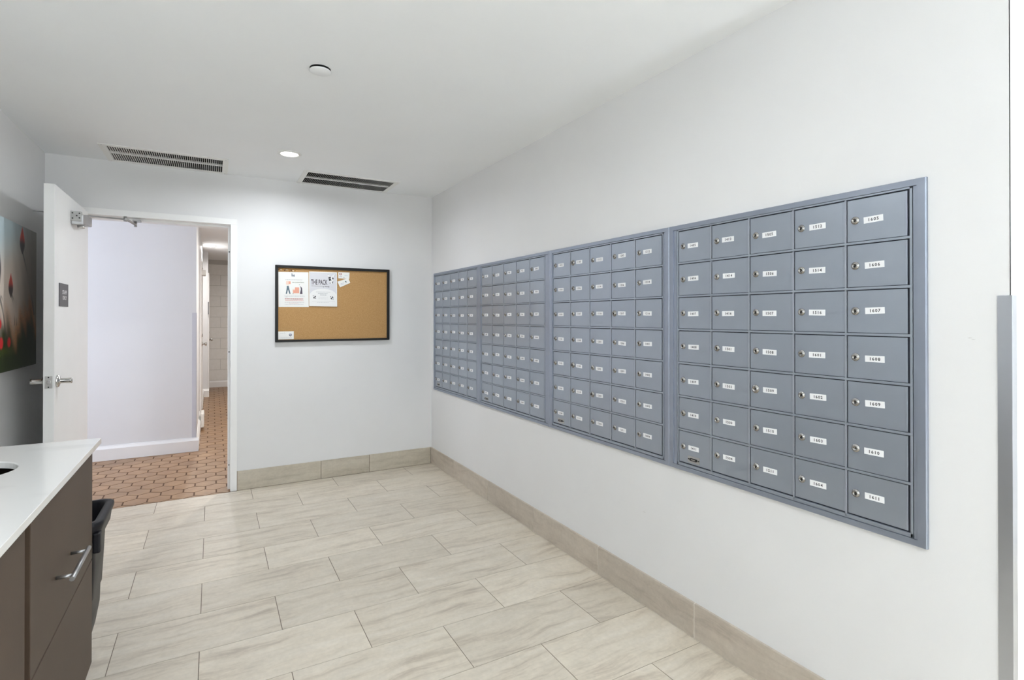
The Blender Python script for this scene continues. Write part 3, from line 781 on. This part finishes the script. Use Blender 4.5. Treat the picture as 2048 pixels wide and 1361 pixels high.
p1 = [('rect', SLATE, (.430, .446, .035, .125)), ('rect', SLATE, (.452, .468, .045, .125)), ('poly', SLATE, [(.47, .10), (.50, .065), (.505, .125), (.47, .125)]), ('rect', SLATE, (.51, .525, .06, .13)), ('poly', SLATE, [(.525, .085), (.545, .12), (.525, .125)]),
      ('dash', GY, (.23, .78, .222, .012, 1)), ('text', GR, ('ON DONATION', .45, .84, .28, .312)),
      ('rect', PE2, (.25, .335, .265, .36)), ('rect', PE, (.335, .40, .268, .345)), ('disc', CR, (.32, .375, .022, .018)),
      ('poly', TE, [(.275, .395), (.335, .395), (.35, .47), (.395, .625), (.355, .625), (.31, .50), (.275, .625), (.235, .625), (.265, .49)]),
      ('rect', PE2, (.465, .55, .49, .535)), ('rect', PE, (.54, .68, .437, .52)), ('rect', PE, (.475, .68, .52, .605)), ('disc', DK, (.475, .622, .012, .012)), ('rect', CR, (.455, .465, .50, .60)),
      ('disc', GY, (.69, .362, .018, .014)), ('poly', LG, [(.70, .41), (.72, .385), (.74, .44), (.71, .44)]), ('poly', PU, [(.725, .405), (.775, .45), (.79, .625), (.70, .625), (.735, .50)]),
      ('dash', LG, (.18, .86, .668, .010, 2)), ('dash', LG, (.20, .86, .70, .012, 3)), ('rect', LG, (.21, .30, .712, .724)), ('dash', RD, (.21, .82, .768, .020, 4)), ('dash', PK, (.22, .82, .818, .014, 5)),
      ('dash', LG, (.20, .84, .868, .012, 6)), ('dash', PK, (.34, .66, .888, .010, 7)), ('dash', LG, (.20, .82, .925, .012, 8))]
paper('flyer', [(0.459, 1.704), (0.687, 1.709), (0.690, 1.424), (0.461, 1.423)], 'white flyer on the cork board with peach boxes carried by two figures', 'poster', p1)
bone = lambda u, v: [('poly', DK, [(u-.030, v+.012), (u+.020, v-.030), (u+.034, v-.014), (u-.016, v+.030)]), ('disc', DK, (u-.032, v+.010, .016, .014)), ('disc', DK, (u-.014, v+.030, .016, .014)), ('disc', DK, (u+.020, v-.030, .016, .014)), ('disc', DK, (u+.036, v-.012, .016, .014)), ('disc', DK, (u-.045, v-.035, .015, .013)), ('disc', DK, (u+.040, v+.032, .015, .013))]
PG = (0.66, 0.66, 0.69)
dome = [(.03, .62)]+[(.5+.46*math.cos(PI-PI*i/20), .66-.17*math.sin(PI*i/20)) for i in range(1, 20)]+[(.97, .62), (.985, .98), (.015, .98)]
p2 = [('rect', PG, (.02, .98, .02, .66)), ('poly', (0.80, 0.80, 0.79), dome),
      ('text', (0.05, 0.035, 0.045), ('THE PACK', .065, .65, .225, .375)), ('rect', (0.16, 0.10, 0.13), (.08, .46, .408, .416)),
      ('text', (0.06, 0.05, 0.06), ('by Wendy', .48, .72, .40, .455)), ('dash', LG, (.77, .84, .44, .008, 30)),
      # dog head: white face, two ears, dark patches
      ('poly', (0.78, 0.78, 0.78), [(.645, .06), (.70, .075), (.745, .13), (.80, .12), (.87, .07), (.95, .055), (.90, .13), (.86, .17), (.86, .25), (.82, .335), (.76, .345), (.71, .28), (.69, .18), (.67, .12)]),
      ('poly', DK, [(.685, .14), (.78, .135), (.765, .19), (.80, .25), (.765, .24), (.72, .27), (.70, .22)]), ('poly', DK, [(.825, .13), (.84, .16), (.885, .165), (.86, .20), (.855, .225), (.825, .19)]),
      ('disc', (0.7, 0.7, 0.7), (.735, .185, .012, .010)), ('poly', DK, [(.72, .31), (.775, .312), (.76, .332), (.735, .330)]), ('poly', DK, [(.84, .265), (.86, .27), (.845, .33), (.82, .32)]),
      ('poly', (0.35, 0.35, 0.36), [(.645, .06), (.70, .068), (.70, .075), (.66, .072)]), ('poly', (0.35, 0.35, 0.36), [(.95, .055), (.905, .13), (.895, .125), (.935, .065)]),
      ('dash', GY, (.24, .76, .585, .012, 11)), ('dash', GY, (.31, .66, .628, .016, 12)), ('dash', GY, (.38, .61, .670, .018, 13)),
      ('dash', LG, (.32, .66, .737, .010, 14)), ('dash', LG, (.32, .66, .782, .010, 15)), ('dash', LG, (.10, .92, .858, .009, 16)), ('dash', LG, (.27, .70, .890, .009, 17))] + bone(.185, .74) + bone(.81, .75)
paper('flyer', [(0.692, 1.716), (0.913, 1.718), (0.914, 1.430), (0.692, 1.432)], 'white flyer on the cork board headed THE PACK with a dog head and two bones', 'poster', p2, None, None, 0.007)
pc1 = [('disc', (0.30, 0.06, 0.05), (.20, .28, .12, .17)), ('disc', (0.81, 0.81, 0.80), (.20, .28, .065, .09)), ('dash', GY, (.10, .33, .60, .07, 21)), ('dash', GY, (.10, .33, .75, .10, 22)), ('dash', (0.45, 0.58, 0.66), (.55, .85, .52, .07, 23)), ('dash', GY, (.42, .58, .80, .10, 24))]
paper('business_card', [(0.924, 1.720), (1.017, 1.721), (1.015, 1.667), (0.924, 1.669)], 'small white card right of the dog flyer with a round red emblem', 'card', pc1)
pc2 = [('disc', (0.03, 0.12, 0.13), (.66, .45, .06, .10)), ('rect', (0.03, 0.12, 0.13), (.67, .72, .52, .64)), ('dash', (0.45, 0.48, 0.62), (.16, .50, .52, .07, 25)), ('dash', (0.45, 0.48, 0.62), (.16, .46, .70, .07, 26))]
paper('business_card', [(0.917, 1.640), (1.007, 1.673), (1.023, 1.633), (0.938, 1.592)], 'tilted white business card pinned below the card with the red emblem', 'card', pc2, None, None, 0, 0.0016)
pc3 = [('disc', (0.11, 0.12, 0.18), (.78, .42, .095, .19)), ('disc', (0.55, 0.56, 0.64), (.78, .34, .075, .10)), ('disc', (0.02, 0.02, 0.04), (.78, .52, .055, .11)), ('disc', (0.75, 0.75, 0.78), (.78, .51, .026, .05)), ('dash', LG, (.12, .36, .24, .06, 27)), ('poly', GY, [(.38, .12), (.40, .13), (.44, .28), (.41, .34), (.42, .26)]), ('dash', LG, (.14, .88, .72, .05, 28)), ('dash', LG, (.14, .88, .84, .04, 29))]
paper('business_card', [(0.459, 1.226), (0.575, 1.227), (0.575, 1.163), (0.459, 1.162)], 'white card with a dark badge in the lower left corner of the board', 'card', pc3)
for k in range(9):
    x = 0.464+0.0145*k if k < 5 else 0.540+0.0145*(k-5); z = 1.726-0.0009*k - (0.004 if k % 2 else 0)
    bm = BM(); m = [M['brown_pin'], M['clear_pin'], M['gold_pin']][k % 3]
    lathe(bm, (x, YC, z), (0, -1, 0), [(-.004, 0), (-.004, .0007), (0, .0008), (.0005, .0048), (.002, .0050), (.004, .0026), (.010, .0026), (.012, .0042), (.014, .0040), (.0145, 0)], 12)
    tag(obj('push_pin', bm, m, None, (x, YC, z)), ['leftmost', 'second', 'third', 'fourth', 'fifth', 'sixth', 'seventh', 'eighth', 'rightmost'][k]+' small '+['brown', 'pale', 'brass'][k % 3]+' push pin in the row at the top left of the board', 'push pin', 'push pins in the top left corner of the board')

# ================================================================== TULIP PRINT on the left wall
y0a, y1a, z0a, z1a = 2.95, 4.316, 1.052, 1.862
t = thing('canvas_print', (L, (y0a+y1a)/2, z0a), 'large canvas print of red tulips on the left wall behind the open door', 'picture')
box('stretcher', (L+0.0005, L+0.029, y0a, y1a, z0a, z1a), M['ink'], t)
NY, NZ = 240, 150
gy = np.linspace(y0a, y1a, NY); gz = np.linspace(z0a, z1a, NZ)
YY, ZZ = np.meshgrid(gy, gz)
def sm(a, b, x):
    q = np.clip((x-a)/(b-a), 0, 1); return q*q*(3-2*q)
img = np.zeros((NZ, NY, 3))
sky = np.array([0.55, 0.70, 0.76]); mist = np.array([0.74, 0.64, 0.56]); dusk = np.array([0.20, 0.18, 0.155]); grn = np.array([0.03, 0.045, 0.012]); org = np.array([0.55, 0.22, 0.05])
img[:] = mist
a = (sm(1.55, 1.80, ZZ-(YY-3.7)*0.25))[..., None]*0.9; img = img*(1-a)+sky*a
rng = np.random.RandomState(3)
wob = 0.05*np.sin(YY*13+1)+0.03*np.sin(YY*31)+0.02*np.sin(YY*57+ZZ*30)
a = (sm(3.82, 4.22, YY+wob*0.6))[..., None]*0.85; img = img*(1-a)+dusk*a
a = (sm(1.44, 1.30, ZZ+wob)*sm(3.6, 3.95, YY))[..., None]*0.85; img = img*(1-a)+org*(0.5+0.5*rng.rand(NZ, NY, 1))*a
a = sm(1.33, 1.20, ZZ+wob*1.2)[..., None]; img = img*(1-a)+grn*a
a = (sm(1.12, 1.16, ZZ)*sm(1.20, 1.16, ZZ)*sm(3.6, 3.75, YY)*sm(3.95, 3.8, YY))[..., None]*0.5; img = img*(1-a)+np.array([0.10, 0.14, 0.02])*a
def blob(cy, cz, ry, rz, col, soft=0.35, p=2.0):
    global img
    d = np.sqrt(((YY-cy)/ry)**2+((ZZ-cz)/rz)**2)
    a = (1-sm(1-soft, 1+soft*0.6, d))[..., None]; img = img*(1-a)+np.array(col)*a
def tulip(cy, zt, zb, w):
    global img
    v = np.clip((zt-ZZ)/(zt-zb), 0, 1); prof = w*np.sin(PI*np.clip(v, 0, 1)**1.25)**0.9*(0.75+0.25*v)
    d = np.abs(YY-cy)/(prof+1e-4)
    a = ((1-sm(0.8, 1.15, d))*((ZZ < zt) & (ZZ > zb)))[..., None]
    red = np.array([0.75, 0.05, 0.03]); drk = np.array([0.045, 0.03, 0.035])
    m = sm(0.35, 0.65, v)[..., None]
    edge = (0.55+0.45*np.clip(d, 0, 1))[..., None]
    img = img*(1-a)+((red*(1-m)+drk*m)*edge+0.02)*a
def stem(p0, p1, w):
    global img
    (a0, b0), (a1, b1) = p0, p1
    tt = np.clip(((YY-a0)*(a1-a0)+(ZZ-b0)*(b1-b0))/((a1-a0)**2+(b1-b0)**2), 0, 1)
    bend = 0.02*np.sin(tt*PI)
    d = np.hypot(YY-(a0+(a1-a0)*tt)-bend, ZZ-(b0+(b1-b0)*tt))
    a = (1-sm(w*0.6, w*1.4, d))[..., None]*0.85; img = img*(1-a)+np.array([0.06, 0.06, 0.05])*a
stem((4.035, 1.72), (4.27, 1.36), 0.009); tulip(4.035, 1.862, 1.700, 0.052)
stem((3.845, 1.46), (3.90, 1.30), 0.005); stem((3.862, 1.46), (3.935, 1.30), 0.005); tulip(3.838, 1.582, 1.445, 0.043)
blob(3.55, 1.59, 0.135, 0.155, (0.03, 0.035, 0.045), 0.12); blob(3.54, 1.60, 0.118, 0.135, (0.85, 0.90, 0.95), 0.12)
stem((3.66, 1.45), (3.76, 1.22), 0.010); stem((3.69, 1.45), (3.80, 1.24), 0.004)
for (cy, cz, r) in ((3.668, 1.305, 0.028), (3.69, 1.205, 0.032), (3.812, 1.206, 0.028), (3.50, 1.25, 0.03), (3.35, 1.20, 0.03), (3.2, 1.28, 0.03), (3.06, 1.22, 0.03)): blob(cy, cz, r, r, (0.62, 0.025, 0.03), 0.3)
for cy, zt in ((3.30, 1.75), (3.12, 1.62)): stem((cy, zt-0.14), (cy+0.05, 1.30), 0.006); tulip(cy, zt, zt-0.15, 0.045)
img = np.clip(img, 0.004, 1)
me = bpy.data.meshes.new('print_surface')
vx = np.stack([np.full_like(YY, 0.0302), YY-(y0a+y1a)/2, ZZ-z0a], -1).reshape(-1, 3)
idx = np.arange(NY*NZ).reshape(NZ, NY)
fc = np.stack([idx[:-1, :-1], idx[:-1, 1:], idx[1:, 1:], idx[1:, :-1]], -1).reshape(-1, 4)
me.from_pydata(vx.tolist(), [], fc.tolist())
ca = me.color_attributes.new('print', 'FLOAT_COLOR', 'POINT')
ca.data.foreach_set('color', np.concatenate([img.reshape(-1, 3), np.ones((NY*NZ, 1))], 1).astype(np.float32).ravel())
M['print'] = mat('canvas_print', (0.5, 0.5, 0.5), 0.35)
tt_, N_, K_, b_ = nt(M['print']); at_ = N_.new('ShaderNodeVertexColor'); at_.layer_name = 'print'; K_.new(at_.outputs['Color'], b_.inputs['Base Color'])
me.materials.append(M['print'])
placed('print_surface', me, t, (0, 0, 0))

# ================================================================== CABINET, COUNTERTOP, BIN
CX = -0.377; CY0, CY1 = 0.45, 2.425; ZC = 0.880
cb = thing('base_cabinet', (-0.68, 1.4, 0), 'taupe brown base cabinet with flat doors under the white counter', 'cabinet')
bm = BM()
bx(bm, L+0.001, CX-0.020, CY1-0.018, CY1, 0.0, ZC)            # end panel
bx(bm, L+0.001, CX-0.022, CY0, CY0+0.018, 0.0, ZC)
bx(bm, L+0.001, CX-0.06, CY0, CY1-0.018, 0.09, 0.108)
bx(bm, CX-0.08, CX-0.062, CY0, CY1-0.018, 0.0, 0.09)
bx(bm, CX-0.040, CX-0.022, CY0, CY1-0.018, ZC-0.05, ZC)
bx(bm, CX-0.040, CX-0.022, 1.60, 1.70, 0.09, ZC-0.05)
bx(bm, L+0.001, CX-0.040, 1.64, 1.66, 0.108, ZC)
obj('body', bm, M['cabinet'], cb)
box('back_panel', (L+0.001, L+0.006, CY0, CY1-0.018, 0.1, ZC), M['cab_in'], cb)
dr = box('drawer_front', (CX-0.020, CX, 1.673, CY1, 0.469, ZC-0.006), M['cabinet'], cb, None, 0.0015)
box('door_front', (CX-0.020, CX, 1.673, CY1, 0.095, 0.464), M['cabinet'], cb, None, 0.0015)
box('door_front', (CX-0.020, CX, 1.05, 1.630, 0.095, ZC-0.006), M['cabinet'], cb, None, 0.0015)
box('door_front', (CX-0.020, CX, CY0, 1.045, 0.095, ZC-0.006), M['cabinet'], cb, None, 0.0015)
bm = BM()
cyl(bm, (CX+0.040, 1.885, 0.615), (CX+0.040, 2.118, 0.615), 0.0065, None, 20)
for y in (1.912, 2.091): cyl(bm, (CX, y, 0.615), (CX+0.040, y, 0.615), 0.005, None, 14)
obj('handle', bm, M['satin'], dr)
# countertop with round waste hole
bm = BM(); hcx, hcy, hr = -0.624, 2.068, 0.126
n = 48; outer = []
xa, xb, ya, yb_ = L+0.001, -0.352, CY0-0.01, 2.432
def edge_pt(a):
    c, s_ = math.cos(a), math.sin(a); tmin = 1e9
    for q, dd in ((xa-hcx, c), (xb-hcx, c), (ya-hcy, s_), (yb_-hcy, s_)):
        if abs(dd) > 1e-9 and q/dd > 0: tmin = min(tmin, q/dd)
    return (hcx+c*tmin, hcy+s_*tmin)
angs = [2*PI*i/n for i in range(n)] + [math.atan2(y-hcy, x-hcx) % (2*PI) for x in (xa, xb) for y in (ya, yb_)]
angs = sorted(angs)
zt, zb = 0.900, 0.880
R = []
for a_ in angs:
    e = edge_pt(a_); c, s_ = math.cos(a_), math.sin(a_)
    R.append([bm.verts.new((e[0], e[1], zt)), bm.verts.new((hcx+c*(hr+0.002), hcy+s_*(hr+0.002), zt)), bm.verts.new((hcx+c*hr, hcy+s_*hr, zt-0.002)), bm.verts.new((hcx+c*hr, hcy+s_*hr, zb)), bm.verts.new((e[0], e[1], zb))])
for i in range(len(R)):
    p_, q_ = R[i], R[(i+1) % len(R)]
    for k in range(5):
        try: bm.faces.new((p_[k], q_[k], q_[(k+1) % 5], p_[(k+1) % 5]))
        except ValueError: pass
ct = obj('countertop', bm, M['quartz'], None, (-0.67, 1.4, zb), 0.0015)
tag(ct, 'white veined stone countertop with a round waste hole', 'countertop')
# liner ring under the hole
# slim rubbish bin standing at the cabinet end
bt = thing('waste_bin', (-0.62, 2.63, 0), 'black slim plastic waste bin standing at the end of the cabinet', 'bin')
def rrect(x0, x1, y0, y1, r, z, n=5):
    P = []
    for cx, cy, a0 in ((x1-r, y1-r, 0), (x0+r, y1-r, PI/2), (x0+r, y0+r, PI), (x1-r, y0+r, 3*PI/2)):
        for i in range(n+1):
            a = a0+PI/2*i/n; P.append((cx+r*math.cos(a), cy+r*math.sin(a), z))
    return P
def loft(bm, rings, capb=True, capt=False):
    RR = [[bm.verts.new(p) for p in r] for r in rings]
    for a, b in zip(RR, RR[1:]):
        for i in range(len(a)):
            j = (i+1) % len(a); f = bm.faces.new((a[i], a[j], b[j], b[i])); f.smooth = True
    if capb: bm.faces.new(RR[0][::-1])
    if capt: bm.faces.new(RR[-1])
X1 = -0.352; X0 = -0.895; Y0 = 2.452; Y1 = 2.775
def lv(ins, z, r=0.05): return rrect(X0+ins, X1-ins, Y0+ins*0.7, Y1-ins*0.7, r, z)
bm = BM()
loft(bm, [lv(.100, 0.004, .04), lv(.070, .06), lv(.055, .12), lv(.042, .20), lv(.040, .272), lv(.036, .278), lv(.030, .40), lv(.026, .500), lv(.012, .512, .045), lv(.008, .545, .045), lv(.0, .568, .045), lv(.0, .580, .045), lv(.006, .584, .042), lv(.026, .583, .036), lv(.032, .575, .034), lv(.036, .54, .04), lv(.060, .20, .04), lv(.090, .03, .04)], True, True)
obj('bin_body', bm, M['bin'], bt)
bm = BM(); bx(bm, X1-0.030, X1-0.006, 2.458, 2.500, 0.47, 0.545); obj('corner_lug', bm, M['bin'], bt, None, 0.006)
